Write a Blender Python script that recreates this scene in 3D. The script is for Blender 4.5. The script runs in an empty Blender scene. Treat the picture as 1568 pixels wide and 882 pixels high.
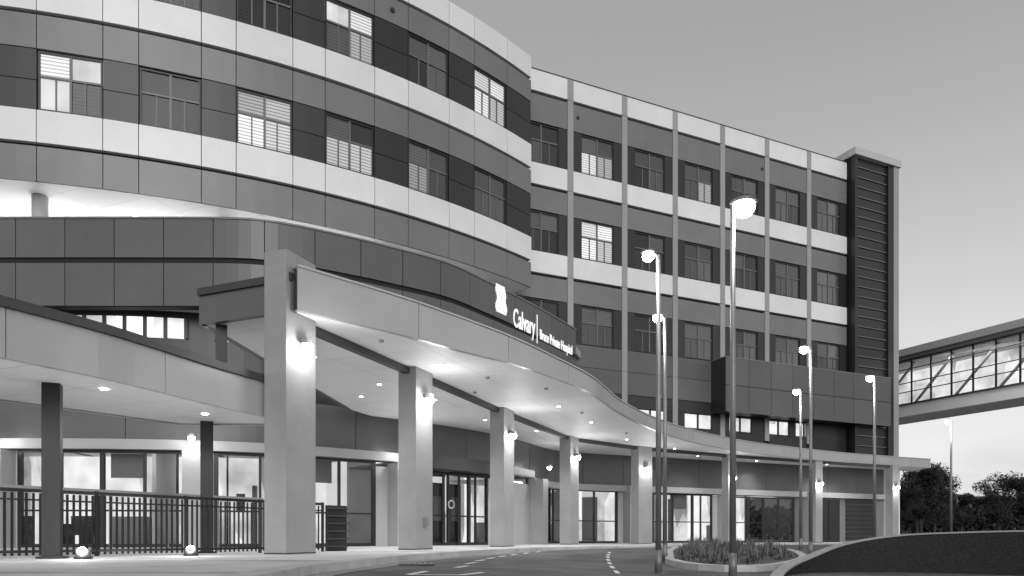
import bpy, math, random
from mathutils import Vector
from mathutils.geometry import tessellate_polygon
random.seed(7)
scene=bpy.context.scene
rad=math.radians

# ------------------------------------------------------------------ materials
M={}
def mat(name,col=.5,rough=.6,metal=0,var=.0,noise=0.0,nscale=3.0,bump=0.0,bscale=20,emis=0,spec=.5):
    m=bpy.data.materials.new(name); m.use_nodes=True
    nt=m.node_tree; b=nt.nodes['Principled BSDF']
    b.inputs['Roughness'].default_value=rough
    b.inputs['Metallic'].default_value=metal
    b.inputs['Specular IOR Level'].default_value=spec
    b.inputs['Base Color'].default_value=(col,col,col,1)
    last=None
    if var>0 or noise>0:
        v=nt.nodes.new('ShaderNodeValue'); v.outputs[0].default_value=col; last=v.outputs[0]
        if var>0:
            g=nt.nodes.new('ShaderNodeNewGeometry')
            mr=nt.nodes.new('ShaderNodeMapRange'); mr.inputs[3].default_value=1-var; mr.inputs[4].default_value=1+var
            nt.links.new(g.outputs['Random Per Island'],mr.inputs[0])
            mu=nt.nodes.new('ShaderNodeMath'); mu.operation='MULTIPLY'
            nt.links.new(last,mu.inputs[0]); nt.links.new(mr.outputs[0],mu.inputs[1]); last=mu.outputs[0]
        if noise>0:
            tc=nt.nodes.new('ShaderNodeTexCoord')
            n=nt.nodes.new('ShaderNodeTexNoise'); n.inputs['Scale'].default_value=nscale; n.inputs['Detail'].default_value=6; n.inputs['Roughness'].default_value=.65
            nt.links.new(tc.outputs['Object'],n.inputs['Vector'])
            mr=nt.nodes.new('ShaderNodeMapRange'); mr.inputs[1].default_value=.3; mr.inputs[2].default_value=.7
            mr.inputs[3].default_value=1-noise; mr.inputs[4].default_value=1+noise
            nt.links.new(n.outputs['Fac'],mr.inputs[0])
            mu=nt.nodes.new('ShaderNodeMath'); mu.operation='MULTIPLY'
            nt.links.new(last,mu.inputs[0]); nt.links.new(mr.outputs[0],mu.inputs[1]); last=mu.outputs[0]
        nt.links.new(last,b.inputs['Base Color'])
    if bump>0:
        tc=nt.nodes.new('ShaderNodeTexCoord')
        n=nt.nodes.new('ShaderNodeTexNoise'); n.inputs['Scale'].default_value=bscale; n.inputs['Detail'].default_value=5
        nt.links.new(tc.outputs['Object'],n.inputs['Vector'])
        bu=nt.nodes.new('ShaderNodeBump'); bu.inputs['Strength'].default_value=bump; bu.inputs['Distance'].default_value=.02
        nt.links.new(n.outputs['Fac'],bu.inputs['Height']); nt.links.new(bu.outputs[0],b.inputs['Normal'])
    if emis>0:
        b.inputs['Emission Color'].default_value=(1,1,1,1); b.inputs['Emission Strength'].default_value=emis
    M[name]=m; return m

mat('white_panel',.78,.35,0,.04,.06,.6)
mat('light_panel',.5,.45,0,.03,.04,.6)
mat('grey_panel',.185,.33,0,.07,.1,.5)
mat('midgrey_panel',.11,.33,0,.08,.1,.5)
mat('charcoal_panel',.026,.35,0,.2,.1,.6)
mat('backing_dark',.012,.8)
mat('pilaster_panel',.33,.5,0,.05,.06,.6)
mat('fascia_panel',.36,.28,0,.04,.08,.4)
mat('cap_dark',.045,.5)
mat('column_paint',.29,.5,0,0,.12,1.2)
mat('pier_paint',.42,.6,0,0,.08,1.2)
mat('frame_light',.14,.4)
mat('frame_dark',.02,.4)
mat('interior_wall',.65,.7,0,0,.1,.8)
mat('interior_floor',.3,.3)
mat('furniture_dark',.04,.6)
mat('furniture_mid',.25,.6)
mat('louvre_dark',.022,.4)
mat('louvre_line',.22,.4)
mat('steel',.4,.35,.8)
mat('galvanised',.2,.45,.5,0,.15,3)
mat('black_metal',.012,.45)
mat('concrete',.5,.8,0,0,.25,.9,.25,60)
mat('kerb_concrete',.45,.8,0,.06,.2,2,.2,60)
mat('wall_block',.018,.55,0,0,.6,26,1.0,55,0,.3)
mat('coping',.3,.7,0,.05,.1,3)
mat('paint_mark',.75,.7,0,0,.3,8)
mat('bark',.05,.9,0,0,.3,6)
mat('lamp_glow',.9,.3,emis=60)
mat('downlight',.9,.3,emis=16)
mat('sign_white',.85,.4,emis=.55)
mat('ledge',.4,.5,0,.02,.05,1)
mat('room_dark',.03,.8)
mat('mulch',.08,.95,0,0,.5,9,.9,40)

def leafmat(name,a,b_):
    m=bpy.data.materials.new(name); m.use_nodes=True; nt=m.node_tree; b=nt.nodes['Principled BSDF']
    g=nt.nodes.new('ShaderNodeNewGeometry'); mr=nt.nodes.new('ShaderNodeMapRange')
    mr.inputs[3].default_value=a; mr.inputs[4].default_value=b_
    nt.links.new(g.outputs['Random Per Island'],mr.inputs[0]); nt.links.new(mr.outputs[0],b.inputs['Base Color'])
    b.inputs['Roughness'].default_value=.7; b.inputs['Specular IOR Level'].default_value=.2; M[name]=m
leafmat('foliage',.01,.06); leafmat('shrub',.04,.25)

def asphalt():
    m=mat('asphalt',.05,.75); nt=m.node_tree; b=nt.nodes['Principled BSDF']
    tc=nt.nodes.new('ShaderNodeTexCoord')
    n1=nt.nodes.new('ShaderNodeTexNoise'); n1.inputs['Scale'].default_value=.9; n1.inputs['Detail'].default_value=9; n1.inputs['Roughness'].default_value=.72
    n2=nt.nodes.new('ShaderNodeTexVoronoi'); n2.inputs['Scale'].default_value=60
    nt.links.new(tc.outputs['Object'],n1.inputs['Vector']); nt.links.new(tc.outputs['Object'],n2.inputs['Vector'])
    a=nt.nodes.new('ShaderNodeMapRange'); a.inputs[1].default_value=.35;a.inputs[2].default_value=.65;a.inputs[3].default_value=.035;a.inputs[4].default_value=.13
    nt.links.new(n1.outputs['Fac'],a.inputs[0])
    c=nt.nodes.new('ShaderNodeMapRange'); c.inputs[3].default_value=.6;c.inputs[4].default_value=1.6
    nt.links.new(n2.outputs['Distance'],c.inputs[0])
    mu=nt.nodes.new('ShaderNodeMath'); mu.operation='MULTIPLY'
    nt.links.new(a.outputs[0],mu.inputs[0]); nt.links.new(c.outputs[0],mu.inputs[1]); nt.links.new(mu.outputs[0],b.inputs['Base Color'])
    bu=nt.nodes.new('ShaderNodeBump'); bu.inputs['Strength'].default_value=.6; bu.inputs['Distance'].default_value=.01
    nt.links.new(n2.outputs['Distance'],bu.inputs['Height']); nt.links.new(bu.outputs[0],b.inputs['Normal'])
asphalt()

def soffit():
    m=mat('soffit_white',.8,.55); nt=m.node_tree; b=nt.nodes['Principled BSDF']
    tc=nt.nodes.new('ShaderNodeTexCoord'); mp=nt.nodes.new('ShaderNodeMapping'); mp.inputs['Rotation'].default_value=(0,0,rad(22))
    br=nt.nodes.new('ShaderNodeTexBrick'); br.offset=0
    br.inputs['Color1'].default_value=(.82,.82,.82,1); br.inputs['Color2'].default_value=(.77,.77,.77,1); br.inputs['Mortar'].default_value=(.5,.5,.5,1)
    br.inputs['Scale'].default_value=1; br.inputs['Mortar Size'].default_value=.008; br.inputs['Brick Width'].default_value=2.4; br.inputs['Row Height'].default_value=1.2
    nt.links.new(tc.outputs['Object'],mp.inputs[0]); nt.links.new(mp.outputs[0],br.inputs['Vector']); nt.links.new(br.outputs['Color'],b.inputs['Base Color'])
soffit()

def blind(name,base,emis,lowv=.3,freq=9.0):
    m=mat(name,base,.6); nt=m.node_tree; b=nt.nodes['Principled BSDF']
    tc=nt.nodes.new('ShaderNodeTexCoord'); sx=nt.nodes.new('ShaderNodeSeparateXYZ'); nt.links.new(tc.outputs['Object'],sx.inputs[0])
    mu=nt.nodes.new('ShaderNodeMath'); mu.operation='MULTIPLY'; mu.inputs[1].default_value=freq; nt.links.new(sx.outputs[2],mu.inputs[0])
    fr=nt.nodes.new('ShaderNodeMath'); fr.operation='FRACT'; nt.links.new(mu.outputs[0],fr.inputs[0])
    mr=nt.nodes.new('ShaderNodeMapRange'); mr.inputs[1].default_value=.15; mr.inputs[2].default_value=.5; mr.inputs[3].default_value=lowv; mr.inputs[4].default_value=1.15; nt.links.new(fr.outputs[0],mr.inputs[0])
    g=nt.nodes.new('ShaderNodeNewGeometry'); m2=nt.nodes.new('ShaderNodeMapRange'); m2.inputs[3].default_value=.6; m2.inputs[4].default_value=1.25
    nt.links.new(g.outputs['Random Per Island'],m2.inputs[0])
    x=nt.nodes.new('ShaderNodeMath'); x.operation='MULTIPLY'; nt.links.new(mr.outputs[0],x.inputs[0]); nt.links.new(m2.outputs[0],x.inputs[1])
    y=nt.nodes.new('ShaderNodeMath'); y.operation='MULTIPLY'; y.inputs[1].default_value=base; nt.links.new(x.outputs[0],y.inputs[0]); nt.links.new(y.outputs[0],b.inputs['Base Color'])
    if emis>0:
        z=nt.nodes.new('ShaderNodeMath'); z.operation='MULTIPLY'; z.inputs[1].default_value=emis; nt.links.new(x.outputs[0],z.inputs[0])
        b.inputs['Emission Color'].default_value=(1,1,1,1); nt.links.new(z.outputs[0],b.inputs['Emission Strength'])
blind('blind_dark',.07,0,.7); blind('blind_mid',.18,.02,.65); blind('blind_lit',.3,.42,.4); blind('blind_bright',.4,.85,.4)  # dark to bright copies; window light is put into tone and emission

def room(name,strength,low=.3):
    m=mat(name,.4,.7); nt=m.node_tree; b=nt.nodes['Principled BSDF']
    tc=nt.nodes.new('ShaderNodeTexCoord'); mp=nt.nodes.new('ShaderNodeMapping'); mp.inputs['Scale'].default_value=(.55,.55,.12)
    v=nt.nodes.new('ShaderNodeTexVoronoi'); v.distance='CHEBYCHEV'; v.inputs['Scale'].default_value=1.3
    nt.links.new(tc.outputs['Object'],mp.inputs[0]); nt.links.new(mp.outputs[0],v.inputs['Vector'])
    n=nt.nodes.new('ShaderNodeTexNoise'); n.inputs['Scale'].default_value=1.1; nt.links.new(tc.outputs['Object'],n.inputs['Vector'])
    s=nt.nodes.new('ShaderNodeRGBToBW'); nt.links.new(v.outputs['Color'],s.inputs[0])
    a=nt.nodes.new('ShaderNodeMath'); a.operation='ADD'; nt.links.new(s.outputs[0],a.inputs[0]); nt.links.new(n.outputs['Fac'],a.inputs[1])
    mr=nt.nodes.new('ShaderNodeMapRange'); mr.inputs[1].default_value=.6; mr.inputs[2].default_value=1.4; mr.inputs[3].default_value=low*strength; mr.inputs[4].default_value=1.25*strength
    nt.links.new(a.outputs[0],mr.inputs[0])
    b.inputs['Emission Color'].default_value=(1,1,1,1); nt.links.new(mr.outputs[0],b.inputs['Emission Strength'])
room('room_lit',1.0,.2); room('room_bright',1.2); room('room_dim',.1); room('ward_lit',.75)  # glowing walls stand in for the room lighting

def glass(name,fac,tint=.85):
    m=bpy.data.materials.new(name); m.use_nodes=True; nt=m.node_tree; nt.nodes.clear()
    o=nt.nodes.new('ShaderNodeOutputMaterial'); mx=nt.nodes.new('ShaderNodeMixShader')
    t=nt.nodes.new('ShaderNodeBsdfTransparent'); t.inputs[0].default_value=(tint,tint,tint,1)
    g=nt.nodes.new('ShaderNodeBsdfGlossy'); g.inputs['Roughness'].default_value=.05; g.inputs[0].default_value=(.9,.9,.9,1)
    lw=nt.nodes.new('ShaderNodeLayerWeight'); lw.inputs[0].default_value=fac
    nt.links.new(lw.outputs['Fresnel'],mx.inputs[0]); nt.links.new(t.outputs[0],mx.inputs[1]); nt.links.new(g.outputs[0],mx.inputs[2])
    nt.links.new(mx.outputs[0],o.inputs[0]); M[name]=m
glass('window_glass',.2,.85)

# ------------------------------------------------------------------ geometry helpers
def empty(name,loc=(0,0,0)):
    e=bpy.data.objects.new(name,None); e.location=loc; scene.collection.objects.link(e); return e
def meshobj(name,v,f,m,parent=None,smooth=False,loc=(0,0,0)):
    me=bpy.data.meshes.new(name); me.from_pydata([tuple(p) for p in v],[],f); me.materials.append(M[m]); me.update()
    if smooth:
        for p in me.polygons: p.use_smooth=True
    o=bpy.data.objects.new(name,me); o.location=loc; scene.collection.objects.link(o)
    if parent: o.parent=parent
    return o
class B:
    def __init__(s,root,prefix=''):
        s.root=root if not isinstance(root,str) else empty(root); s.pre=prefix; s.d={}
    def add(s,m,v,f):
        V,F=s.d.setdefault(m,([],[])); n=len(V); V.extend(v); F.extend([tuple(i+n for i in q) for q in f])
    def box(s,m,c,size,rot=0):
        a,b,c2=[x/2 for x in size]; co,si=math.cos(rot),math.sin(rot); v=[]
        for z in(-c2,c2):
            for x,y in((-a,-b),(a,-b),(a,b),(-a,b)): v.append((c[0]+x*co-y*si,c[1]+x*si+y*co,c[2]+z))
        s.add(m,v,[(3,2,1,0),(4,5,6,7),(0,1,5,4),(1,2,6,5),(2,3,7,6),(3,0,4,7)])
    def cyl(s,m,p0,p1,r0,r1=None,n=12):
        r1=r0 if r1 is None else r1
        p0=Vector(p0);p1=Vector(p1); ax=(p1-p0).normalized()
        u=ax.orthogonal().normalized(); w=ax.cross(u); v=[]
        for p,r in((p0,r0),(p1,r1)):
            for i in range(n):
                t=2*math.pi*i/n; v.append(tuple(p+r*(math.cos(t)*u+math.sin(t)*w)))
        f=[(i,(i+1)%n,n+(i+1)%n,n+i) for i in range(n)]+[tuple(range(n-1,-1,-1)),tuple(range(n,2*n))]
        s.add(m,v,f)
    def sph(s,m,c,r,sz=1,n=12,k=8):
        v=[];f=[]
        for j in range(k+1):
            ph=math.pi*j/k
            for i in range(n):
                t=2*math.pi*i/n; v.append((c[0]+r*math.sin(ph)*math.cos(t),c[1]+r*math.sin(ph)*math.sin(t),c[2]+sz*r*math.cos(ph)))
        for j in range(k):
            for i in range(n): f.append((j*n+i,(j+1)*n+i,(j+1)*n+(i+1)%n,j*n+(i+1)%n))
        s.add(m,v,f)
    def prism(s,m,poly,z0,z1):
        n=len(poly); v=[(p[0],p[1],z0) for p in poly]+[(p[0],p[1],z1) for p in poly]
        tri=tessellate_polygon([[Vector((p[0],p[1],0)) for p in poly]])
        f=[]
        for t in tri:
            a,b,c=[Vector((poly[i][0],poly[i][1],0)) for i in t]
            up=(b-a).cross(c-a).z>0
            t=tuple(t) if up else tuple(reversed(t))
            f.append(tuple(n+i for i in t)); f.append(tuple(reversed(t)))
        area=sum(poly[i][0]*poly[(i+1)%n][1]-poly[(i+1)%n][0]*poly[i][1] for i in range(n))
        for i in range(n):
            j=(i+1)%n; q=(i,j,n+j,n+i); f.append(q if area>0 else tuple(reversed(q)))
        s.add(m,v,f)
    def sheet(s,m,poly,z,down=False):
        tri=tessellate_polygon([[Vector((p[0],p[1],0)) for p in poly]]); f=[]
        for t in tri:
            a,b,c=[Vector((poly[i][0],poly[i][1],0)) for i in t]
            up=(b-a).cross(c-a).z>0
            t=tuple(t) if up!=down else tuple(reversed(t)); f.append(t)
        s.add(m,[(p[0],p[1],z) for p in poly],f)
    def sweep(s,m,path,s0,s1,d0,d1,z0,z1,step=.6):
        n=max(1,int(math.ceil((s1-s0)/step))); v=[]
        fz0=z0 if callable(z0) else (lambda q:z0); fz1=z1 if callable(z1) else (lambda q:z1)
        for i in range(n+1):
            q=s0+(s1-s0)*i/n; a=path.off(q,d1); b=path.off(q,d0)
            v+=[(a[0],a[1],fz0(q)),(a[0],a[1],fz1(q)),(b[0],b[1],fz1(q)),(b[0],b[1],fz0(q))]
        f=[]
        for i in range(n):
            o=4*i
            for k in range(4):
                k2=(k+1)%4; f.append((o+k,o+4+k,o+4+k2,o+k2))
        f.append((0,1,2,3)); o=4*n; f.append((o+3,o+2,o+1,o))
        s.add(m,v,f)
    def finish(s,smooth=()):
        for m,(v,f) in s.d.items():
            meshobj((s.pre+'_' if s.pre else '')+m,v,f,m,s.root,m in smooth)
def catmull(p,n=10):
    P=[Vector((a[0],a[1])) for a in p]; P=[P[0]*2-P[1]]+P+[P[-1]*2-P[-2]]; out=[]
    for i in range(1,len(P)-2):
        a,b,c,d=P[i-1:i+3]
        for k in range(n):
            t=k/n; q=.5*((2*b)+(c-a)*t+(2*a-5*b+4*c-d)*t*t+(3*b-a-3*c+d)*t**3); out.append((q.x,q.y))
    out.append((P[-2].x,P[-2].y)); return out
class Path:
    def __init__(s,pts):
        s.p=[Vector((a[0],a[1])) for a in pts]; s.c=[0]
        for i in range(1,len(s.p)): s.c.append(s.c[-1]+(s.p[i]-s.p[i-1]).length)
        s.L=s.c[-1]
    def at(s,q):
        i=0
        while i<len(s.p)-2 and s.c[i+1]<q: i+=1
        t=(q-s.c[i])/(s.c[i+1]-s.c[i]); return s.p[i].lerp(s.p[i+1],t) if 0<=t<=1 else s.p[i]+(s.p[i+1]-s.p[i])*t
    def nrm(s,q,e=.15):
        t=(s.at(q+e)-s.at(q-e)).normalized(); return Vector((t.y,-t.x))
    def off(s,q,d):
        return s.at(q)+s.nrm(q)*d
    def sx(s,X):
        lo,hi=0,s.L
        for _ in range(40):
            m=(lo+hi)/2
            if s.at(m).x<X: lo=m
            else: hi=m
        return lo
def plight(name,loc,power,parent=None,size=.08):
    l=bpy.data.lights.new(name,'POINT'); l.energy=power; l.shadow_soft_size=size
    o=bpy.data.objects.new(name,l); o.location=loc; scene.collection.objects.link(o)
    if parent: o.parent=parent
    return o
def slight(name,loc,power,parent=None,ang=110):
    l=bpy.data.lights.new(name,'SPOT'); l.energy=power; l.shadow_soft_size=.08; l.spot_size=rad(ang); l.spot_blend=.7
    o=bpy.data.objects.new(name,l); o.location=loc; scene.collection.objects.link(o)
    if parent: o.parent=parent
    return o
def alight(name,loc,power,sx,sy,parent=None,up=False,rz=0):
    l=bpy.data.lights.new(name,'AREA'); l.energy=power; l.shape='RECTANGLE'; l.size=sx; l.size_y=sy
    o=bpy.data.objects.new(name,l); o.location=loc; o.rotation_euler=(math.pi if up else 0,0,rz); scene.collection.objects.link(o)
    if parent: o.parent=parent
    return o

HOSP=empty('hospital_building')
W=1.8
# ------------------------------------------------------------------ window unit
def window(b,path,sc,w,z0,z1,style,d=.02):
    a=path.off(sc-w/2,d); c=path.off(sc+w/2,d); lp=Path([a,c]); L=lp.L
    zt=z1-(z1-z0)*.42
    cells=[(0,L/2,zt,z1),(L/2,L,zt,z1),(0,L/2,z0,zt),(L/2,L,z0,zt)]
    for k,(u0,u1,a0,a1) in enumerate(cells):
        b.sweep({'d':'blind_dark','m':'blind_mid','l':'blind_lit','b':'blind_bright','r':'ward_lit','k':'room_dark'}[style[k]],lp,u0+.002*k,u1,-.012,.004+.001*k,a0,a1,9)
    b.sweep('window_glass',lp,.02,L-.02,.030,.034,z0+.02,z1-.02,9)
    t=.05
    for (u0,u1,a0,a1) in((0,t,z0,z1),(L-t,L,z0,z1)): b.sweep('frame_dark',lp,u0,u1,0,.075,a0,a1,9)
    for (a0,a1) in((z0,z0+t),(z1-t,z1)): b.sweep('frame_dark',lp,t,L-t,0,.073,a0,a1,9)
    b.sweep('frame_light',lp,L/2-.035,L/2+.035,0,.068,z0+t,z1-t,9)
    b.sweep('frame_light',lp,t,L/2-.035,0,.064,zt-.03,zt+.03,9)
    b.sweep('frame_light',lp,L/2+.035,L-t,0,.064,zt-.03,zt+.03,9)
    for u in (L*.27,L*.73):
        b.sweep('frame_light',lp,u-.02,u+.02,0,.058,z0+t,zt-.03,9)

# ------------------------------------------------------------------ curved ward tower
C=(-21.0,49.8); R=28.6; TH0=-32
tp=Path([(C[0]+R*math.sin(rad(t)),C[1]-R*math.cos(rad(t))) for t in [TH0+i*.75 for i in range(int((49.4-TH0)/.75)+1)]+[49.4]])
sth=lambda th:R*rad(th-TH0)
b=B(HOSP,'tower')
body=[tuple(tp.at(i*tp.L/70)) for i in range(71)]
body+=[(-8.0,39.0),(-22,46),(-36,46)]
b.prism('backing_dark',body,10.82,20.7)
b.prism('cap_dark',body,20.7,20.74)
angs=[15-5.8*k for k in range(1,8)][::-1]+[15,20.6,26.3,32.1,38.4,44.5]
stl={'lo':{15:'brrm',20.6:'dddd',26.3:'llbb',32.1:'mdlb',38.4:'mmlm',44.5:'mmmm'},
     'hi':{15:'dddd',20.6:'dddd',26.3:'kkdd',32.1:'rbml',38.4:'mmdm',44.5:'bbbb'}}
edges=[]
for a in angs:
    for sgn in(-1,1): edges.append(sth(a)+sgn*W/2)
edges=[0]+edges+[tp.L]
g=.012
def band(b,m,path,ed,z0,z1,d=.16):
    for i in range(len(ed)-1):
        if ed[i+1]-ed[i]>.1: b.sweep(m,path,ed[i]+g,ed[i+1]-g,0,d,z0,z1)
band(b,'white_panel',tp,edges,19.86,20.75,.17)
band(b,'grey_panel',tp,edges,18.84,19.74,.15)
band(b,'white_panel',tp,edges,15.98,16.96,.17)
band(b,'grey_panel',tp,edges,14.84,15.86,.15)
band(b,'white_panel',tp,edges,11.98,12.96,.17)
band(b,'grey_panel',tp,edges,10.8,11.86,.15)
for zt in(18.8,14.8):
    for i in range(0,len(edges)-1,2):
        if edges[i+1]-edges[i]>.1:
            b.sweep('charcoal_panel',tp,edges[i]+g,edges[i+1]-g,0,.13,zt-.9,zt+.02)
            b.sweep('charcoal_panel',tp,edges[i]+g,edges[i+1]-g,0,.13,zt-1.82,zt-.925)
    for a in angs:
        st=stl['hi' if zt>16 else 'lo'].get(a,'dddd')
        window(b,tp,sth(a),W-.04,zt-1.8,zt,st)
p=tp.off(sth(35.3),.16); n=tp.nrm(sth(35.3))
b.cyl('black_metal',(p.x,p.y,19.3),(p.x+n.x*.03,p.y+n.y*.03,19.3),.09)
outer=[tuple(tp.off(i*tp.L/60,.1)) for i in range(61)]; inner=[tuple(tp.off(i*tp.L/60,-8)) for i in range(60,-1,-1)]
b.sheet('soffit_white',outer+inner,10.79,True)
b.sweep('interior_wall',tp,0,tp.L,-7.2,-7,8.6,10.78)
for a in(12.6,24.0,35,1,-10):
    q=tp.off(sth(a),-.9); b.cyl('pier_paint',(q.x,q.y,8.6),(q.x,q.y,10.78),.23,n=24)
for a in (7,13,18,24,29):
    q=tp.off(sth(a),-1.6); b.cyl('downlight',(q.x,q.y,10.785),(q.x,q.y,10.77),.07)
b.finish()
for a in (5,12,19,26,33):
    q=tp.off(sth(a),-2.6); alight('terrace_soffit_fill',(q.x,q.y,8.95),62,2.2,.5,HOSP,True,rad(a))  # unseen area lights added behind the parapet to brighten the soffit

# ------------------------------------------------------------------ straight ward wing
fy=lambda X:32.22+.455*X
wp=Path([(-1.5,fy(-1.5)),(22.2,fy(22.2))])
cs=math.sqrt(1+.455**2); sw=lambda X:(X+1.5)*cs
b=B(HOSP,'wing')
e=sw(18.9)
pa=wp.at(0); pb=wp.at(sw(22.0)); nn=wp.nrm(1)
b.prism('backing_dark',[tuple(pa),tuple(pb),tuple(pb-nn*16),tuple(pa-nn*16)],3.98,21.1)
pil=[-.05,2.64,5.34,8.05,10.77,13.5,16.25]
pe=[sw(x) for x in pil]+[e]
hw=.15
for x in pe[:-1]:
    for z0,z1 in((5.1,7.94),(7.955,11.98),(11.995,15.98),(15.995,20.2),(20.22,21.17)):
        b.sweep('pilaster_panel',wp,x-hw,x+hw,0,.18,z0,z1)
st={0:['ddmd','mmbl','mmdm','mmml','mmdm','mmmd','dmmm'],1:['mmdd','bbbb','dmdd','mmmm','mddd','mmmm','mmmm'],2:['dddd','mmmm','dddd','mmmm','dmmm','mmmm','mmdm']}
for i in range(len(pe)-1):
    s0=pe[i]+hw+.01; s1=pe[i+1]-(hw+.01 if i<len(pe)-2 else 0.0)
    b.sweep('white_panel',wp,s0,s1,0,.17,20.22,21.17)
    for k,zt in enumerate((18.8,14.8,10.8)):
        b.sweep('grey_panel',wp,s0,s1,0,.15,zt+.04,zt+(1.28 if k==0 else 1.06))
        if k<2: b.sweep('white_panel',wp,s0,s1,0,.17,zt-2.8,zt-1.84)
        c=(s0+s1)/2; w=1.78
        b.sweep('charcoal_panel',wp,s0,c-w/2,0,.13,zt-1.82,zt+.02)
        b.sweep('charcoal_panel',wp,c+w/2,s1,0,.13,zt-1.82,zt+.02)
        window(b,wp,c,w,zt-1.8,zt,st[k][i])
    b.sweep('midgrey_panel',wp,s0,s1,0,.15,7.95,8.96)
    b.sweep('midgrey_panel',wp,s0,s1,0,.15,6.85,7.93)
    b.sweep('charcoal_panel',wp,s0,s1,0,.12,6.25,6.83)
    b.sweep('charcoal_panel',wp,s0,s1,0,.12,4.3,5.4)
b.sweep('cap_dark',wp,0,e,-.3,.2,21.17,21.2)
for X,z in((3.0,19.5),(13.2,19.5)):
    p=wp.off(sw(X),.15); b.cyl('black_metal',(p.x,p.y,z),(p.x+nn.x*.03,p.y+nn.y*.03,z),.08)
for x0,x1 in((5.9,7.6),(8.6,10.2),(11.2,12.6),(13.6,15.0),(15.4,16.6)):
    b.sweep('room_bright',wp,sw(x0),sw(x1),0,.02,5.42,6.2,9)
    n=2
    for k in range(n+1):
        u=sw(x0)+(sw(x1)-sw(x0))*k/n; b.sweep('frame_dark',wp,u-.04,u+.04,0,.09,5.42,6.2,9)
    b.sweep('frame_dark',wp,sw(x0),sw(x1),0,.085,5.42,5.5,9)
    b.sweep('window_glass',wp,sw(x0),sw(x1),.05,.054,5.42,6.2,9)
for x0,x1 in((-1,5.9),(7.6,8.6),(10.2,11.2),(12.6,13.6),(15.0,15.4),(16.6,19)):
    b.sweep('charcoal_panel',wp,sw(x0),sw(x1),0,.11,5.41,6.24)
# projecting box at level two
x0=sw(10.15); x1=sw(20.95)
b.sweep('cap_dark',wp,x0,x1,.12,1.15,6.3,8.9)
n=8
for k in range(n):
    u0=x0+(x1-x0)*k/n; u1=x0+(x1-x0)*(k+1)/n
    b.sweep('midgrey_panel',wp,u0+g,u1-g,1.15,1.2,7.6,8.95); b.sweep('midgrey_panel',wp,u0+g,u1-g,1.15,1.2,6.25,7.57)
b.sweep('charcoal_panel',wp,x0-.05,x0,.12,1.2,6.25,8.95)
b.sweep('grey_panel',wp,x0-.05,x1,.12,1.22,8.95,9.0)
# louvred stair shaft
s0=sw(18.88); s1=sw(21.7)
b.sweep('backing_dark',wp,s0,s1,0,.5,4.4,21.3)
b.sweep('louvre_dark',wp,s0,s0+.2,.0,.72,4.4,21.35)
b.sweep('louvre_dark',wp,s1-.42,s1,.0,.72,4.4,21.35)
b.sweep('light_panel',wp,s0-.12,s1+.5,-.8,.85,21.35,21.75)
b.sweep('pilaster_panel',wp,s1+.002,s1+.42,-1,.75,4.4,21.34)
z=4.6; 
while z<21.1:
    b.sweep('louvre_dark',wp,s0+.2,s1-.42,.5,.56,z+.03,z+.48)
    b.sweep('louvre_line',wp,s0+.22,s1-.44,.5,.61,z-.03,z+.0)
    z+=.56
b.sweep('white_panel',wp,s1+.0,s1+.46,-.4,.78,-.3,4.0)
b.finish()

# ------------------------------------------------------------------ podium level fascia
Ppts=[(-22,20.0),(-14.25,20.0),(-9.5,20.0),(-7.3,20.08),(-6.15,20.5),(-5.02,21.15),(-3.95,21.85),(-2.19,23.2),(-1.0,24.8),(.39,26.9),(1.46,28.6),(2.68,30.7)]
pp=Path(catmull(Ppts,6))
b=B(HOSP,'podium')
b.sweep('backing_dark',pp,0,pp.L,-.3,0,6.4,8.78,.4)
s=0.0; 
while s<pp.L-.1:
    u=min(s+1.37,pp.L)
    b.sweep('midgrey_panel',pp,s+g,u-g,0,.06,7.76,8.83,.35); b.sweep('midgrey_panel',pp,s+g,u-g,0,.06,6.42,7.6,.35)
    s=u
b.sweep('grey_panel',pp,0,pp.L,-.32,.09,8.83,8.88,.35)
roof=[tuple(pp.off(i*pp.L/60,-.3)) for i in range(61)]+[(3.2,33.5),(0,36),(-22,36)]
b.prism('light_panel',roof,8.3,8.62)
b.finish()

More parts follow.
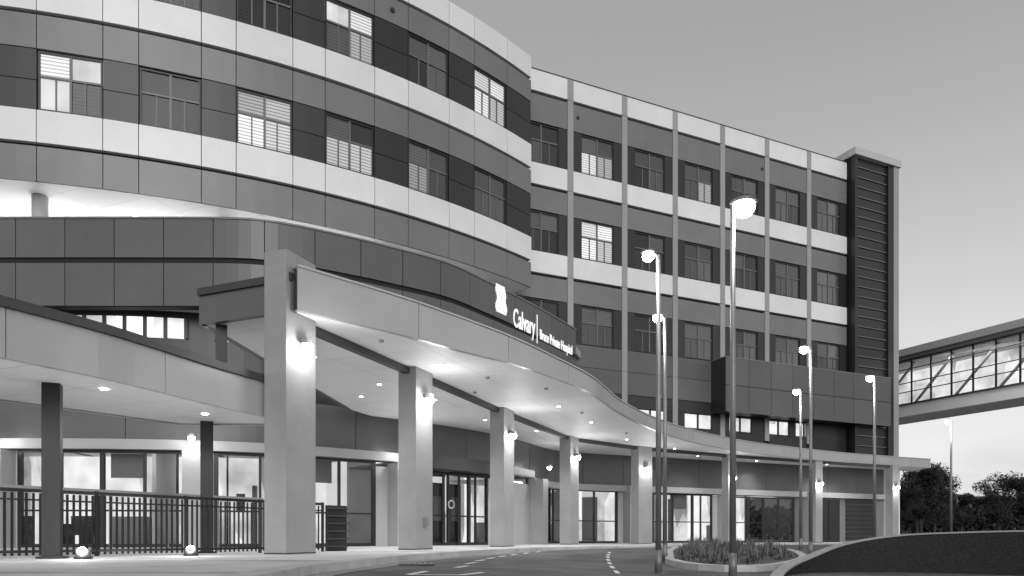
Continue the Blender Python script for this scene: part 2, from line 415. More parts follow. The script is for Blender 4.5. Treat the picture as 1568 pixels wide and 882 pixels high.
# ------------------------------------------------------------------ ground floor wall + interiors
Gpts=[(-22,20.3),(-15,20.3),(-10.8,20.45),(-7.7,21.2),(-5.3,22.7),(-2.4,25.3),(-.6,27.6),(.75,30.2),(1.8,32.4),(3.6,33.75),(6.5,fy(6.5)-.1),(10,fy(10)-.1),(16,fy(16)-.1),(21.7,fy(21.7)-.1)]
gp=Path(catmull(Gpts,6))
b=B(HOSP,'ground_floor')
GB=[(-20,-14.7,2.45),(-13.9,-9.35,2.45),(-8.6,-4.5,2.45),(-3.0,-.95,2.3),(1.25,5.0,2.2),(6.9,10.2,2.15),(11.4,15.3,2.1)]
def glaze(x0,x1,zt,dark=False,step=1.15):
    s0=gp.sx(x0); s1=gp.sx(x1); n=max(1,round((s1-s0)/step))
    b.sweep('window_glass',gp,s0,s1,-.02,-.014,-.28,zt,.6)
    for k in range(n+1):
        u=s0+(s1-s0)*k/n; ww=.035 if k%2 else .06
        b.sweep('frame_dark',gp,u-ww,u+ww,-.06,.04,-.3,zt)
    b.sweep('frame_dark',gp,s0,s1,-.06,.035,-.3,-.2,.6); b.sweep('frame_dark',gp,s0,s1,-.06,.035,zt-.07,zt,.6)
    b.sweep('frame_dark',gp,s0,s1,-.055,.03,.72,.77,.6)
    b.sweep('room_dim' if dark else 'room_lit',gp,s0-.5,s1+.5,-4.4,-4.3,-.3,zt+.6,.8)
    b.sweep('interior_floor',gp,s0-.5,s1+.5,-4.3,-.07,-.31,-.285,.8)
    b.sweep('furniture_mid' if dark else 'interior_wall',gp,s0-.5,s1+.5,-4.3,-.07,zt+.3,zt+.35,.8)
    for k in range(n):
        u=s0+(s1-s0)*(k+.5)/n
        if dark:
            b.sweep('furniture_dark',gp,u-.4,u+.4,-1.2,-1.15,-.3,2.0,2); b.sweep('furniture_mid',gp,u-.22,u+.22,-1.15,-1.14,.6,1.5,2); continue
        b.sweep('downlight',gp,u-.3,u+.3,-1.7,-1.45,zt+.27,zt+.29)
        r=random.random()
        if r<.2: b.sweep('interior_wall',gp,u-.06,u+.06,-4.2,-2.2,-.3,zt+.3)
        elif r<.45:
            b.sweep('furniture_dark',gp,u-.35,u+.35,-2.0,-1.4,.05,.2); b.sweep('furniture_dark',gp,u-.35,u+.35,-2.1,-2.0,.05,.65)
            b.sweep('furniture_dark',gp,u-.35,u-.27,-2.0,-1.4,-.3,.4); b.sweep('furniture_dark',gp,u+.27,u+.35,-2.0,-1.4,-.3,.4)
        elif r<.62: b.sweep('furniture_mid',gp,u-.6,u+.6,-3.2,-2.6,-.3,.65); 
        elif r<.75: b.sweep('furniture_mid',gp,u-.4,u+.0,-4.25,-4.2,-.3,1.8)
        elif r<.85: b.sweep('furniture_dark',gp,u-.3,u+.25,-4.25,-4.2,.9,1.5)
        if random.random()<.35: b.sweep('frame_dark',gp,u-.5,u-.44,-2.6,-2.5,-.3,zt+.3); 
        if random.random()<.3: b.sweep('furniture_mid',gp,u-.5,u+.5,-.35,-.33,zt-.75,zt-.05)
prev=-22
for (x0,x1,zt) in GB:
    s0=gp.sx(prev); s1=gp.sx(x0)
    b.sweep('light_panel' if x0<12 else 'midgrey_panel',gp,s0,s1,-.12,0,-.3,zt,.5)
    glaze(x0,x1,zt,dark=(x0==-3.0)); prev=x1
b.sweep('grey_panel',gp,gp.sx(15.3),gp.sx(17.0),-.12,0,-.3,2.4,.5)
b.sweep('frame_dark',gp,gp.sx(17.0),gp.sx(18.5),-.12,-.02,-.3,2.1,.5)
b.sweep('black_metal',gp,gp.sx(17.72),gp.sx(17.78),-.02,0,-.3,2.1,.5)
b.sweep('grey_panel',gp,gp.sx(18.5),gp.L,-.12,0,-.3,2.4,.5)
z=-.2
while z<2.2:
    b.sweep('louvre_dark',gp,gp.sx(18.9),gp.sx(21.0),.0,.06,z,z+.22,.9); z+=.26
def above(x0,x1,zt,m):
    s0=gp.sx(x0); s1=gp.sx(x1); n=max(1,round((s1-s0)/2.2))
    for k in range(n):
        a=s0+(s1-s0)*k/n; c=s0+(s1-s0)*(k+1)/n
        b.sweep(m,gp,a+g,c-g,-.15,.02,zt+.3,4.1,.5)
    b.sweep('cap_dark',gp,s0,s1,-.15,-.02,zt,4.1,.5)
    b.sweep('ledge',gp,s0,s1,-.1,.28,zt+.02,zt+.3,.5)
above(-22,-5.0,2.45,'midgrey_panel'); above(-5.0,.7,2.45,'midgrey_panel'); above(.7,21.7,2.15,'midgrey_panel')
s0=gp.sx(-22); s1=gp.sx(-5.0)
b.sweep('charcoal_panel',gp,s0,s1,-.3,-.1,4.1,6.5,.5)
for (x0,x1) in((-12.7,-9.4),(-8.6,-7.6)):
    u0=gp.sx(x0);u1=gp.sx(x1); b.sweep('room_bright',gp,u0,u1,-.1,-.08,5.72,6.3,.5)
    n=max(2,round((u1-u0)/.6))
    for k in range(n+1):
        u=u0+(u1-u0)*k/n; b.sweep('frame_dark',gp,u-.05,u+.05,-.1,-.03,5.72,6.3,.5)
for x in(-2.45,-1.95,-1.4):
    u=gp.sx(x); b.sweep('black_metal',gp,u-.05,u+.05,.04,.08,-.3,2.2)
b.sweep('cap_dark',gp,gp.sx(-3.1),gp.sx(-.8),.28,.7,2.3,2.75)
q=gp.off(gp.sx(-2.2),.06); nq=gp.nrm(gp.sx(-2.2))
b.cyl('light_panel',(q.x,q.y,1.15),(q.x+nq.x*.01,q.y+nq.y*.01,1.15),.16)
b.cyl('black_metal',(q.x+nq.x*.011,q.y+nq.y*.011,1.15),(q.x+nq.x*.016,q.y+nq.y*.016,1.15),.11)
for x in(-14.3,-9.1,-3.9,.85,5.6,10.8,16.2):
    u=gp.sx(x); b.sweep('pier_paint',gp,u-.27,u+.27,.0,.62,-.3,2.42)
b.finish()
def wall_lamp(x,y,z,n,parent,power=22,r=.06,off=.38):
    q=B(parent,'wall_light')
    q.cyl('steel',(x,y,z),(x+n[0]*.08,y+n[1]*.08,z),.04)
    q.cyl('galvanised',(x+n[0]*.12,y+n[1]*.12,z+.03),(x+n[0]*.12,y+n[1]*.12,z+.03+r),r*1.1)
    q.sph('lamp_glow',(x+n[0]*.13,y+n[1]*.13,z),r)
    q.finish()
    plight('wall_light_bulb',(x+n[0]*off,y+n[1]*off,z-.1),power,parent,.12)
for x,z in((-14.3,2.75),(-9.1,2.75),(-3.9,2.8),(.85,2.9)):
    u=gp.sx(x); q=gp.off(u,.66); n=gp.nrm(u); wall_lamp(q.x,q.y,z,(n.x,n.y),HOSP,22,.09)

# ------------------------------------------------------------------ entrance canopy
CAN=empty('entrance_canopy')
Spts=[(-5.75,13.2),(-4.7,12.8),(-3.69,12.34),(-2.53,13.45),(-1.85,14.15),(-1.14,14.98),(-.06,16.1),(1.05,17.6),(2.2,19.6),(3.4,22.6),(5.1,26.0),(7.4,29.5),(10.3,32.6),(13.2,34.9),(17.7,37.8),(23.7,40.7)]
sp0=Path([(-5.75,13.2),(-3.69,12.34)])
spt=Path(catmull(Spts[2:],8))
b=B(CAN,'canopy')
ztop=[(-3.7,4.68),(-1.1,4.62),(1,4.42),(3.4,4.32),(7.4,4.42),(24,4.42)]
def ft(s):
    X=spt.at(s).x
    for (a,za),(c,zc) in zip(ztop,ztop[1:]):
        if X<=c: return za+(zc-za)*max(0,(X-a)/(c-a))
    return ztop[-1][1]
gpts=[tuple(gp.off(gp.sx(x),.03)) for x in (21.5,19,16,13,10,7,4.5,3.6,2.6,1.8,1.2,.75,.2,-.6,-1.5,-2.4,-3.5,-4.6)]
pin=[tuple(spt.off(i*spt.L/70,-.1)) for i in range(71)]+[(23.9,42.95)]+gpts+[(-5.0,22.0),(-5.65,13.25)]
b.prism('cap_dark',pin,3.93,4.2)
b.sheet('soffit_white',pin,3.915,True)
js=[0]; 
while js[-1]+2.6<spt.L: js.append(js[-1]+2.6)
js.append(spt.L)
for a,c in zip(js,js[1:]):
    b.sweep('fascia_panel',spt,a+.008,c-.008,-.1,0,3.9,lambda q:ft(q)-.04,.3)
b.sweep('cap_dark',spt,0,spt.L,-.09,-.02,3.92,lambda q:ft(q)-.06,.3)
b.sweep('ledge',spt,0,spt.L,-.2,.03,lambda q:ft(q)-.035,ft,.3)
b.sweep('midgrey_panel',sp0,0,sp0.L-.1,-.12,0,3.9,4.42); b.sweep('cap_dark',sp0,0,sp0.L-.1,-.3,.05,4.42,4.55)
lft=Path([(-5.05,22),(-5.75,13.2)])
b.sweep('midgrey_panel',lft,0,lft.L,-.12,0,3.9,4.42)
edge=Path([(23.72,40.7),(24.02,43)])
b.sweep('fascia_panel',edge,0,edge.L,-.1,0,3.9,4.4)
cols=[(-3.93,12.75,rad(69),4.93),(-2.27,16.95,rad(69),3.92),(-.3,22.1,rad(68),3.92),(2.25,28.2,rad(62),3.92),(5.65,31.3,rad(35),3.92),(10.3,34.1,rad(27),3.92),(15.6,36.9,rad(27),3.92),(20.8,39.3,rad(27),3.92)]
for k,(x,y,r,zt) in enumerate(cols):
    sz=(.82,.46) if k<5 else (.5,.42)
    b.box('column_paint',(x,y,(zt-.3)/2),(sz[0],sz[1],zt+.3),r)
    b.box('cap_dark',(x,y,-.285),(sz[0]+.01,sz[1]+.01,.02),r)
# small grey box on second column
n=(math.cos(rad(-21)),math.sin(rad(-21))); b.box('grey_panel',(-2.27+n[0]*.26,16.95+n[1]*.26,.35),(.14,.09,.2),rad(69))
cp=Path([(c[0],c[1]) for c in cols]); b.sweep('cap_dark',cp,0.2,cp.L,-.09,.06,3.77,3.91,1)
dl=[(-4.3,15.6),(-3.4,18.4),(-2.2,20.5),(-4.2,20),(-.9,24.0),(1.4,21.5),(2.7,24.5),(.9,26.5),(-1.6,16.3),(4.6,28.8),(7.2,31.8),(9,34.8),(12.5,35.4),(12.6,37.0),(17.0,38.8),(18.5,39.0)]  # a few known fittings, plus extra downlights added for their light
for (x,y) in dl:
    b.cyl('downlight',(x,y,3.915),(x,y,3.897),.055,n=16); b.cyl('ledge',(x,y,3.914),(x,y,3.903),.085,n=16)
for (x,y) in((-2.6,14.3),(-.6,17.6),(.9,18.9),(-1.0,19.4),(2.2,22.6),(4.3,27.0)):
    b.cyl('pilaster_panel',(x,y,3.915),(x,y,3.87),.05,n=12)
b.finish()
for i,(x,y) in enumerate(dl):
    slight('downlight_lamp',(x,y,3.85),190 if i<9 else 110,CAN,125)
for k,(x,y,r,zt) in enumerate(cols):
    n=(math.cos(r-math.pi/2),math.sin(r-math.pi/2))
    hz=(3.35,3.2,3.1,3.1,2.95,2.75,2.7,2.7)[k]
    h=.23 if k<5 else .21
    wall_lamp(x+n[0]*h,y+n[1]*h,hz,n,CAN,28,.1 if k<1 else .11,.45)

# ------------------------------------------------------------------ covered walkway canopy at left
WK=empty('walkway_canopy'); b=B(WK,'walkway')
lp=Path(catmull([(-8.2,4.6),(-7.0,6.6),(-6.0,8.4),(-5.35,9.7),(-4.75,11.5),(-4.3,12.6)],6))
n=16; lpoly=[tuple(lp.off(i*lp.L/n,-.05)) for i in range(n+1)]+[(-4.5,13.5),(-6.2,13.5),(-7.9,11.1),(-9.6,8.2),(-10.8,5.5)]
b.prism('cap_dark',lpoly,2.14,2.5); b.sheet('soffit_white',lpoly,2.125,True)
js=[lp.L*k/4 for k in range(5)]
for a,c in zip(js,js[1:]): b.sweep('fascia_panel',lp,a+.006,c-.006,-.06,0,2.1,2.7,.3)
b.sweep('cap_dark',lp,0,lp.L,-.5,.05,2.7,2.82,.3)
bk=Path([(-4.5,13.5),(-6.2,13.5),(-7.9,11.1),(-9.6,8.2),(-10.8,5.5)]); b.sweep('fascia_panel',bk,0,bk.L,-.02,.05,2.1,2.6)
for (x,y,zt) in((-6.4,10.0,2.13),(-5.65,13.3,2.13),(-9.2,8.6,2.13)):
    b.box('black_metal',(x,y,(zt-.3)/2),(.22,.22,zt+.3),.4); b.box('black_metal',(x,y,-.285),(.34,.34,.03),.4)
b.box('black_metal',(-5.4,13.35,3.2),(.2,.2,1.5),.4)
for (x,y) in((-5.85,10.3),(-6.9,9.3),(-5.3,12.4)): b.cyl('downlight',(x,y,2.125),(x,y,2.11),.05)
b.finish()
slight('walkway_downlight',(-5.85,10.3,2.08),90,WK,130); slight('walkway_downlight',(-6.9,9.3,2.08),90,WK,130); slight('walkway_downlight',(-5.3,12.4,2.08),70,WK,130)
slight('walkway_downlight',(-6.6,17,3.8),90,WK,130); slight('walkway_downlight',(-11.5,17,3.8),90,WK,130)  # bare spots clear of the walkway roof, no fittings drawn

# ------------------------------------------------------------------ railing
b=B('metal_railing')
rp=Path([(-9.6,6.2),(-7.13,10.0),(-4.66,13.5),(-3.85,14.6)])
s=0
while s<rp.L:
    p=rp.at(s); b.box('black_metal',(p.x,p.y,.18),(.026,.026,.9)); s+=.09
for k in range(8):
    p=rp.at(rp.L*k/7); b.box('black_metal',(p.x,p.y,.2),(.05,.05,1.0))
b.sweep('black_metal',rp,0,rp.L,-.03,.03,.64,.69); b.sweep('black_metal',rp,0,rp.L,-.02,.02,-.23,-.19)
b.sweep('black_metal',rp,0,rp.L,-.02,.02,.52,.545)
rp2=Path([(-10.2,7.2),(-8.2,10.6),(-6.2,13.6),(-5.2,15)])
b.sweep('steel',rp2,0,rp2.L,-.025,.025,.76,.81)
for k in range(10):
    p=rp2.at(rp2.L*k/9); b.box('steel',(p.x,p.y,.25),(.04,.04,1.05))
b.finish()
b=B('slatted_screen'); b.box('black_metal',(-3.72,15.2,.18),(.5,.08,.96),.9)
for k in range(6): b.box('cap_dark',(-3.72+.03,15.15,-.2+k*.16),(.52,.1,.03),.9)
b.finish()
for (x,y) in((-5.7,9.55),(-5.05,11.3)):
    b=B('ground_uplight'); b.cyl('black_metal',(x,y,-.3),(x,y,-.26),.11,n=20); b.box('black_metal',(x,y,-.22),(.16,.1,.1),.3)
    b.sph('lamp_glow',(x+.02,y-.06,-.19),.055); b.finish()
    plight('uplight_bulb',(x,y-.2,-.05),10,b.root,.05)

# ------------------------------------------------------------------ sign lettering
SG=empty('hospital_sign')
def text(body,X0,X1,zc,h,name):
    s0=pp.sx(X0); s1=pp.sx(X1); a=pp.off(s0,.09); c=pp.off(s1,.09)
    cu=bpy.data.curves.new(name,'FONT'); cu.body=body; cu.extrude=.01; cu.offset=.012; cu.size=1; cu.materials.append(M['sign_white'])
    o=bpy.data.objects.new(name,cu); scene.collection.objects.link(o); bpy.context.view_layer.update()
    w=o.dimensions.x; L=(c-a).length
    o.scale=(L/w,h,1); o.rotation_euler=(math.pi/2,0,math.atan2(c.y-a.y,c.x-a.x)); o.location=(a.x,a.y,zc-.33*h); o.parent=SG
text('Calvary',-.03,.80,8.02,.95,'lettering_name')
text('Bruce Private Hospital',1.0,2.45,7.85,.55,'lettering_hospital')
b=B(SG,'sign')
s0=pp.sx(.9); b.sweep('sign_white',pp,s0-.02,s0+.02,.07,.09,7.45,8.55,.5)
def logo(u0,u1,z0,z1): b.sweep('sign_white',pp,u0,u1,.07,.1,z0,z1,.5)
u=pp.sx(-.45)
for k in range(10):
    t=k/9; wv=.3+.05*math.sin(t*9)
    logo(u-wv,u+wv*(1.0 if k<7 else .8-.3*(k-7)/3),7.95+.98*k/10,7.95+.98*(k+1)/10)
b.finish()

# ------------------------------------------------------------------ skybridge
b=B('glazed_skybridge')
br=Path([(24.0,52.3),(26.4,47.5),(29.2,41.5),(34,31)])
s1=br.L
b.sweep('white_panel',br,0,s1,-3,0,8.0,8.75,50); b.sweep('grey_panel',br,0,s1,-3.1,.1,11.75,12.0,50); b.sweep('light_panel',br,0,s1,-3.2,.25,12.0,12.45,50)
b.sweep('cap_dark',br,0,s1,-3.0,.1,8.75,8.85,50)
b.sweep('interior_wall',br,0,s1,-2.9,-.1,11.6,11.7,50)
b.sweep('room_bright',br,0,s1,-2.95,-2.9,8.85,11.6,50)
b.sweep('window_glass',br,0,s1,-.03,-.02,8.85,11.75,50)
s=0;k=0
while s<s1:
    b.sweep('frame_dark',br,s-.04,s+.04,-.04,.06,8.85,11.75,50)
    if k%2==0:
        a=br.off(s,-.35); c=br.off(min(s+2.7,s1),-.35); b.cyl('white_panel',(a.x,a.y,8.9),(c.x,c.y,11.6),.09)
    s+=1.35;k+=1
for z in(9.6,10.2,11.1): b.sweep('frame_dark',br,0,s1,-.03,.04,z-.025,z+.025,50)
b.box('grey_panel',(34.5,33,3.8),(1.2,1.2,8.4),.4)
b.finish()
o=alight('skybridge_lamp',(28,43,11.4),160,1,8,b.root)

# ------------------------------------------------------------------ street lamps
def street_lamp(x,y,zl,zg,arm,r=.036,glow=.1,power=60):
    root=empty('street_lamp'); b=B(root,'lamp')
    b.cyl('galvanised',(x,y,zg),(x,y,zl+.02),r*1.25,r*.85,16); b.cyl('galvanised',(x,y,zg),(x,y,zg+.35),r*1.6,r*1.35,16); b.box('galvanised',(x,y,zg+.01),(.2,.2,.02))
    b.cyl('galvanised',(x,y,zl+.0),(x+arm,y,zl+.07),r*.7,r*.6,10)
    b.sph('galvanised',(x+arm,y,zl+.06),glow*1.2,.28,16,8)
    b.sph('lamp_glow',(x+arm,y,zl+.0),glow,.9,20,12); b.finish(('lamp_glow','galvanised'))
    plight('bulb',(x+arm,y-.0,zl-.2),power,root,.1)
def prof(Y): return -.36 if Y>=22 else (-.36-(22-Y)*.0146 if Y>4 else -.623)
def GZ(x,Y):
    t=min(1,max(0,(x+1.6)/4.2)); t=t*t*(3-2*t)
    return max(prof(Y),-.40)*(1-t)+prof(Y)*t
for (x,y,z,arm,gl) in((2.92,9.5,4.36,.14,.15),(2.14,10.5,4.1,-.15,.085),(2.98,14,4.26,-.14,.095),(6.86,16.5,4.3,-.15,.1),(8.44,21,4.24,-.12,.1),(9.84,19.5,4.3,-.12,.1),(16.2,26.5,4.26,-.13,.1)):
    street_lamp(x,y,z,GZ(x,y)-.02,arm,glow=gl,power=40)

# ------------------------------------------------------------------ ground, road, pavement
def strip(name,m,xs,dz,ys):
    v=[];f=[]
    for y in ys:
        for x in xs: v.append((x,y,GZ(x,y)+dz))
    n=len(xs)
    for j in range(len(ys)-1):
        for i in range(n-1): f.append((j*n+i,j*n+i+1,(j+1)*n+i+1,(j+1)*n+i))
    return meshobj(name,v,f,m,None,True)
mat('grass_ground',.06,.9,0,0,.4,.5,.5,5)
XS=[-1.6+.35*i for i in range(13)]
strip('ground','grass_ground',[-600,-100,-20]+XS+[5,15,40,100,600],-.04,[-400,-60,0,4,9,13,18,22,30,60,150,900])
strip('road','asphalt',[-20,-5]+XS+[5,15,40],0.0,[-40,0,4,6,8,9,10,11,13,15,18,20,22,30,45,60])
edgepts=[(-3.2,.5),(-2.3,3.4),(-1.98,5.5),(-2.1,7.6),(-1.92,9.4),(-1.6,12.2),(-.77,15.7),(.67,19.6),(2.4,21.8),(4.6,24.2),(8,28.3),(11,31.3),(16,33.9),(26,38.4)]
ep=Path(catmull(edgepts,6))
pv=empty('pavement'); b=B(pv,'pavement')
poly=[tuple(ep.off(i*ep.L/60,-.25)) for i in range(61)]+[(27,60),(-30,60),(-30,-2),(-4,-2)]
b.prism('concrete',poly,-.9,-.302)
s=0
while s<ep.L-.3:
    u=min(s+1.2,ep.L); b.sweep('kerb_concrete',ep,s+.006,u-.006,-.26,0,-.9,-.295,.4); s=u
for Y in range(6,34,3):
    lo,hi=0,ep.L
    for _ in range(30):
        m_=(lo+hi)/2
        if ep.at(m_).y<Y: lo=m_
        else: hi=m_
    x1=ep.off(lo,-.3).x; b.box('cap_dark',((x1-14)/2,Y,-.3012),(x1+14,.02,.004),0)
b.finish()
gv=[];gf=[]
for i in range(81):
    q=ep.L*i/80; a=ep.off(q,.0); c=ep.off(q,.28)
    gv+=[(a.x,a.y,GZ(a.x,a.y)+.006),(c.x,c.y,GZ(c.x,c.y)+.006)]
for i in range(80): gf.append((2*i,2*i+1,2*i+3,2*i+2))
mat('gutter_concrete',.22,.8,0,0,.3,2); meshobj('gutter',gv,gf,'gutter_concrete',pv)
b=B('road_markings')
def mark(x0,y0,x1,y1,w=.1):
    a=Vector((x0,y0));c=Vector((x1,y1));t=(c-a).normalized();n=Vector((-t.y,t.x))*w/2
    P=[a-n,c-n,c+n,a+n]; b.add('paint_mark',[(p.x,p.y,GZ(p.x,p.y)+.008) for p in P],[(0,1,2,3)])
for k in range(9):
    y=7.2+k*1.35; x=1.25+.06*(y-7)+.0045*(y-7)**2; mark(x,y,x+.07,y+.75,.07)
for k in range(8):
    y=9.5+k*1.3; x=-1.25+.015*(y-9)**2; mark(x+.5,y,x+.62,y+.7,.07)
mark(-1.1,7.6,-.55,7.9,.08); mark(-.55,7.9,-.35,8.6,.08); mark(-1.1,7.6,-1.0,8.4,.08)
b.finish()
# drain grate in the road
b=B('drain_grate'); gx,gy=-1.35,10.2; gz=GZ(gx,gy)+.012
b.box('black_metal',(gx,gy,gz),(.5,.35,.01),.1)
for k in range(6): b.box('galvanised',(gx-.2+k*.08,gy,gz+.01),(.03,.33,.012),.1)
b.finish()
# planted traffic island
isl=catmull([(2.77,13),(2.76,11.6),(3.1,10.7),(4.2,11.2),(6.0,14.6),(7.5,20.5),(6.3,24.2),(4.3,19.5),(2.77,13)],8)
ip=Path(isl); TI=empty('traffic_island'); b=B(TI,'island')
n=60
def ring(d): return [ip.off(ip.L*i/n,d) for i in range(n)]
o1=ring(0); o2=ring(-.16)
v=[];f=[]
for i in range(n):
    v+=[(o1[i].x,o1[i].y,prof(o1[i].y)-.05),(o1[i].x,o1[i].y,prof(o1[i].y)+.1),(o2[i].x,o2[i].y,prof(o2[i].y)+.1),(o2[i].x,o2[i].y,prof(o2[i].y)-.0)]
for i in range(n):
    j=(i+1)%n
    for k in range(3): f.append((4*i+k,4*j+k,4*j+k+1,4*i+k+1))
b.add('kerb_concrete',v,f)
v=[(p.x,p.y,prof(p.y)+.07) for p in o2]; tri=tessellate_polygon([[Vector((p.x,p.y,0)) for p in o2]])
b.add('mulch',v,[tuple(t) for t in tri])
def inside(x,y,poly):
    c=False;j=len(poly)-1
    for i in range(len(poly)):
        if (poly[i].y>y)!=(poly[j].y>y) and x<(poly[j].x-poly[i].x)*(y-poly[i].y)/(poly[j].y-poly[i].y)+poly[i].x: c=not c
        j=i
    return c
o3=ring(-.3); v=[];f=[]
cnt=0
while cnt<340:
    x=random.uniform(2.7,7.6); y=random.uniform(10.6,24.3)
    if not inside(x,y,o3): continue
    cnt+=1; zb=prof(y)+.07; hh=random.choice((.06,.08,.12,.16,.32))*random.uniform(.7,1.1)
    for k in range(16):
        a=random.uniform(0,6.28); l=hh*random.uniform(.5,1.1); sp_=random.uniform(.03,.16); bx=x+random.uniform(-.06,.06); by=y+random.uniform(-.06,.06)
        wx=-math.sin(a)*.011; wy=math.cos(a)*.011; m0=len(v)
        v+=[(bx-wx,by-wy,zb),(bx+wx,by+wy,zb),(bx+math.cos(a)*sp_+wx*.3,by+math.sin(a)*sp_+wy*.3,zb+l),(bx+math.cos(a)*sp_*.5-wx,by+math.sin(a)*sp_*.5-wy,zb+l*.6)]
        f.append((m0,m0+1,m0+2,m0+3))
b.add('shrub',v,f); b.finish()

# ------------------------------------------------------------------ curved retaining wall (right)
wpnts=[(3.3,8.2,-.62),(3.42,9.0,-.56),(3.62,9.6,-.50),(3.95,10.1,-.40),(4.31,10.45,-.31),(4.97,10.7,-.10),(5.73,10.65,.03),(6.5,10.3,.075),(7.3,9.7,.095),(8.6,8.6,.10),(10.5,7.2,.10)]
cz=catmull([(i,w[2]) for i,w in enumerate(wpnts)],6); wv=Path(catmull([(w[0],w[1]) for w in wpnts],6))
b=B('retaining_wall')
N=len(wv.p)
def wz(q):
    i=0
    while i<N-2 and wv.c[i+1]<q: i+=1
    t=min(1,max(0,(q-wv.c[i])/(wv.c[i+1]-wv.c[i]))); return cz[i][1]*(1-t)+cz[i+1][1]*t
b.sweep('wall_block',wv,0,wv.L,-.14,0,-.9,lambda q:wz(q)-.022,.15)
b.sweep('coping',wv,0,wv.L,-.15,.012,lambda q:wz(q)-.022,wz,.15)
b.finish()

# ------------------------------------------------------------------ trees
def tree(x,y,zb,h,w,seed,name='eucalyptus_tree',nl=4200,ls=.22):
    rnd=random.Random(seed); b=B(name,'tree'); 
    b.cyl('bark',(x,y,zb-.3),(x+rnd.uniform(-.2,.2),y,zb+h*.45),.022*h,.013*h,9)
    cl=[]
    for k in range(17):
        a=rnd.uniform(0,6.28); rr=rnd.uniform(.1,1)*w*.42; zz=zb+h*rnd.uniform(.3,.92); rr*=1-.55*max(0,(zz-zb)/h-.55)/.45
        c=Vector((x+math.cos(a)*rr,y+math.sin(a)*rr,zz)); cl.append((c,h*rnd.uniform(.08,.15)))
        b.cyl('bark',(x,y,zb+h*rnd.uniform(.25,.45)),tuple(c),.008*h,.003*h,6)
    v=[];f=[]
    for i in range(nl):
        c,r=rnd.choice(cl); d=Vector((rnd.gauss(0,1),rnd.gauss(0,1),rnd.gauss(0,.75))).normalized()*r*(rnd.random()**.4)
        p=c+d; u=Vector((rnd.uniform(-1,1),rnd.uniform(-1,1),rnd.uniform(-1,1))).normalized(); w_=u.orthogonal().normalized()
        s_=ls*rnd.uniform(.5,1.1); m0=len(v)
        v+=[tuple(p-u*s_*.6),tuple(p+w_*s_*.28),tuple(p+u*s_*.6),tuple(p-w_*s_*.28)]; f.append((m0,m0+1,m0+2,m0+3))
    b.add('foliage',v,f); b.finish()
tree(34.2,60,-.4,6.6,6,1,nl=9000); tree(36.4,62,-.4,6.5,4.6,2,nl=8000); tree(32.2,57,-.4,6.0,4.6,3,nl=8000)
tree(47.5,70,-.4,6.9,7,4,nl=9000); tree(43.8,70,-.4,4.6,5,5,nl=6000); tree(51.5,72,-.4,6.4,6,6,nl=8000); tree(41,74,-.4,4.6,6,8,nl=6000)
rnd=random.Random(5); v=[];f=[]
for i in range(22000):
    x=rnd.uniform(25,110); p=Vector((x,95+rnd.uniform(-3,3),-.4+abs(rnd.random()**.6)*(4.6+1.0*math.sin(x*.5)+.8*math.sin(x*1.3+1))))
    u=Vector((rnd.uniform(-1,1),rnd.uniform(-1,1),rnd.uniform(-1,1))).normalized(); w_=u.orthogonal().normalized(); s_=.45*rnd.uniform(.5,1.2); m0=len(v)
    v+=[tuple(p-u*s_),tuple(p+w_*s_*.6),tuple(p+u*s_),tuple(p-w_*s_*.6)]; f.append((m0,m0+1,m0+2,m0+3))
meshobj('distant_trees',v,f,'foliage')
mat('hill_grass',.10,.9,0,0,.3,.05)
v=[];f=[];nx=60
for j,(yy,k) in enumerate(((260,0),(330,1),(420,.75),(600,0))):
    for i in range(nx+1):
        x=-200+900*i/nx; v.append((x,yy,-1+k*(15+6*math.sin(x*.012)+2.5*math.sin(x*.037+1))))
for j in range(3):
    for i in range(nx): a=j*(nx+1)+i; f.append((a,a+1,a+nx+2,a+nx+1))
meshobj('distant_hill',v,f,'hill_grass',None,True)

# ------------------------------------------------------------------ sky, sun
w=bpy.data.worlds.new('World'); scene.world=w; w.use_nodes=True; nt=w.node_tree; bg=nt.nodes['Background']
EL=14; AZ=168   # bearing behind camera, shared by sky and the added fill light
def math_(op,a,b_=None,c_=None):
    n=nt.nodes.new('ShaderNodeMath'); n.operation=op
    for i,x in enumerate((a,b_,c_)):
        if x is None: continue
        if isinstance(x,(int,float)): n.inputs[i].default_value=x
        else: nt.links.new(x,n.inputs[i])
    return n.outputs[0]
sky=nt.nodes.new('ShaderNodeTexSky'); sky.sky_type='NISHITA'; sky.sun_disc=False; sky.sun_elevation=rad(EL); sky.sun_rotation=rad(AZ); sky.dust_density=2.0
bw=nt.nodes.new('ShaderNodeRGBToBW'); nt.links.new(sky.outputs[0],bw.inputs[0])
tc=nt.nodes.new('ShaderNodeTexCoord'); mp=nt.nodes.new('ShaderNodeMapping'); mp.inputs['Scale'].default_value=(1,1,3.5)
n=nt.nodes.new('ShaderNodeTexNoise'); n.inputs['Scale'].default_value=4.5; n.inputs['Detail'].default_value=7
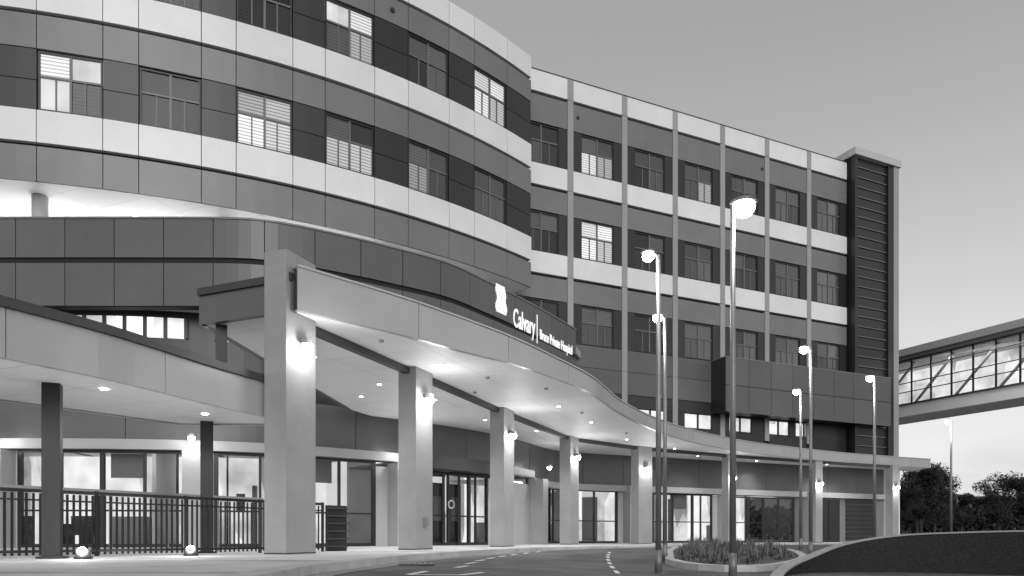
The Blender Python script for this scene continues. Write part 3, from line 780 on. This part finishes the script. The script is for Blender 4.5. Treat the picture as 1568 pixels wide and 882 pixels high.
nt.links.new(tc.outputs['Generated'],mp.inputs[0]); nt.links.new(mp.outputs[0],n.inputs['Vector'])
mr=nt.nodes.new('ShaderNodeMapRange'); mr.inputs[1].default_value=.42; mr.inputs[2].default_value=.6; nt.links.new(n.outputs['Fac'],mr.inputs[0])
sx=nt.nodes.new('ShaderNodeSeparateXYZ'); nt.links.new(tc.outputs['Generated'],sx.inputs[0])
lo=nt.nodes.new('ShaderNodeMapRange'); lo.inputs[1].default_value=.03; lo.inputs[2].default_value=.13; lo.inputs[3].default_value=1; lo.inputs[4].default_value=0; nt.links.new(sx.outputs[2],lo.inputs[0])
gr=nt.nodes.new('ShaderNodeMapRange'); gr.interpolation_type='SMOOTHSTEP'; gr.inputs[1].default_value=0; gr.inputs[2].default_value=.6; gr.inputs[3].default_value=7.6; gr.inputs[4].default_value=3.3; nt.links.new(sx.outputs[2],gr.inputs[0])
cl=math_('MULTIPLY',mr.outputs[0],lo.outputs[0]); cl=math_('MULTIPLY',cl,-2.8)
tot=math_('MULTIPLY_ADD',bw.outputs[0],.35,gr.outputs[0]); tot=math_('ADD',tot,cl)
nt.links.new(tot,bg.inputs[0]); bg.inputs[1].default_value=.1
sl=bpy.data.lights.new('dusk_fill','SUN'); sl.energy=1.1; sl.angle=rad(35); so=bpy.data.objects.new('dusk_fill',sl); scene.collection.objects.link(so)  # directional light added to lift the facades after sunset
EL2=24; az=rad(AZ); d=Vector((math.sin(az)*math.cos(rad(EL2)),math.cos(az)*math.cos(rad(EL2)),math.sin(rad(EL2))))
so.rotation_euler=d.to_track_quat('Z','Y').to_euler()

# ------------------------------------------------------------------ camera
cam=bpy.data.cameras.new('camera'); co=bpy.data.objects.new('camera',cam); scene.collection.objects.link(co)
co.location=(0,0,0); co.rotation_euler=(math.pi/2,0,0); cam.sensor_width=36; cam.lens=1100/1568*36; cam.shift_y=381/1568; cam.clip_end=3000; cam.clip_start=.05
scene.camera=co
scene.view_settings.view_transform='Standard'; scene.view_settings.look='None'; scene.view_settings.exposure=0
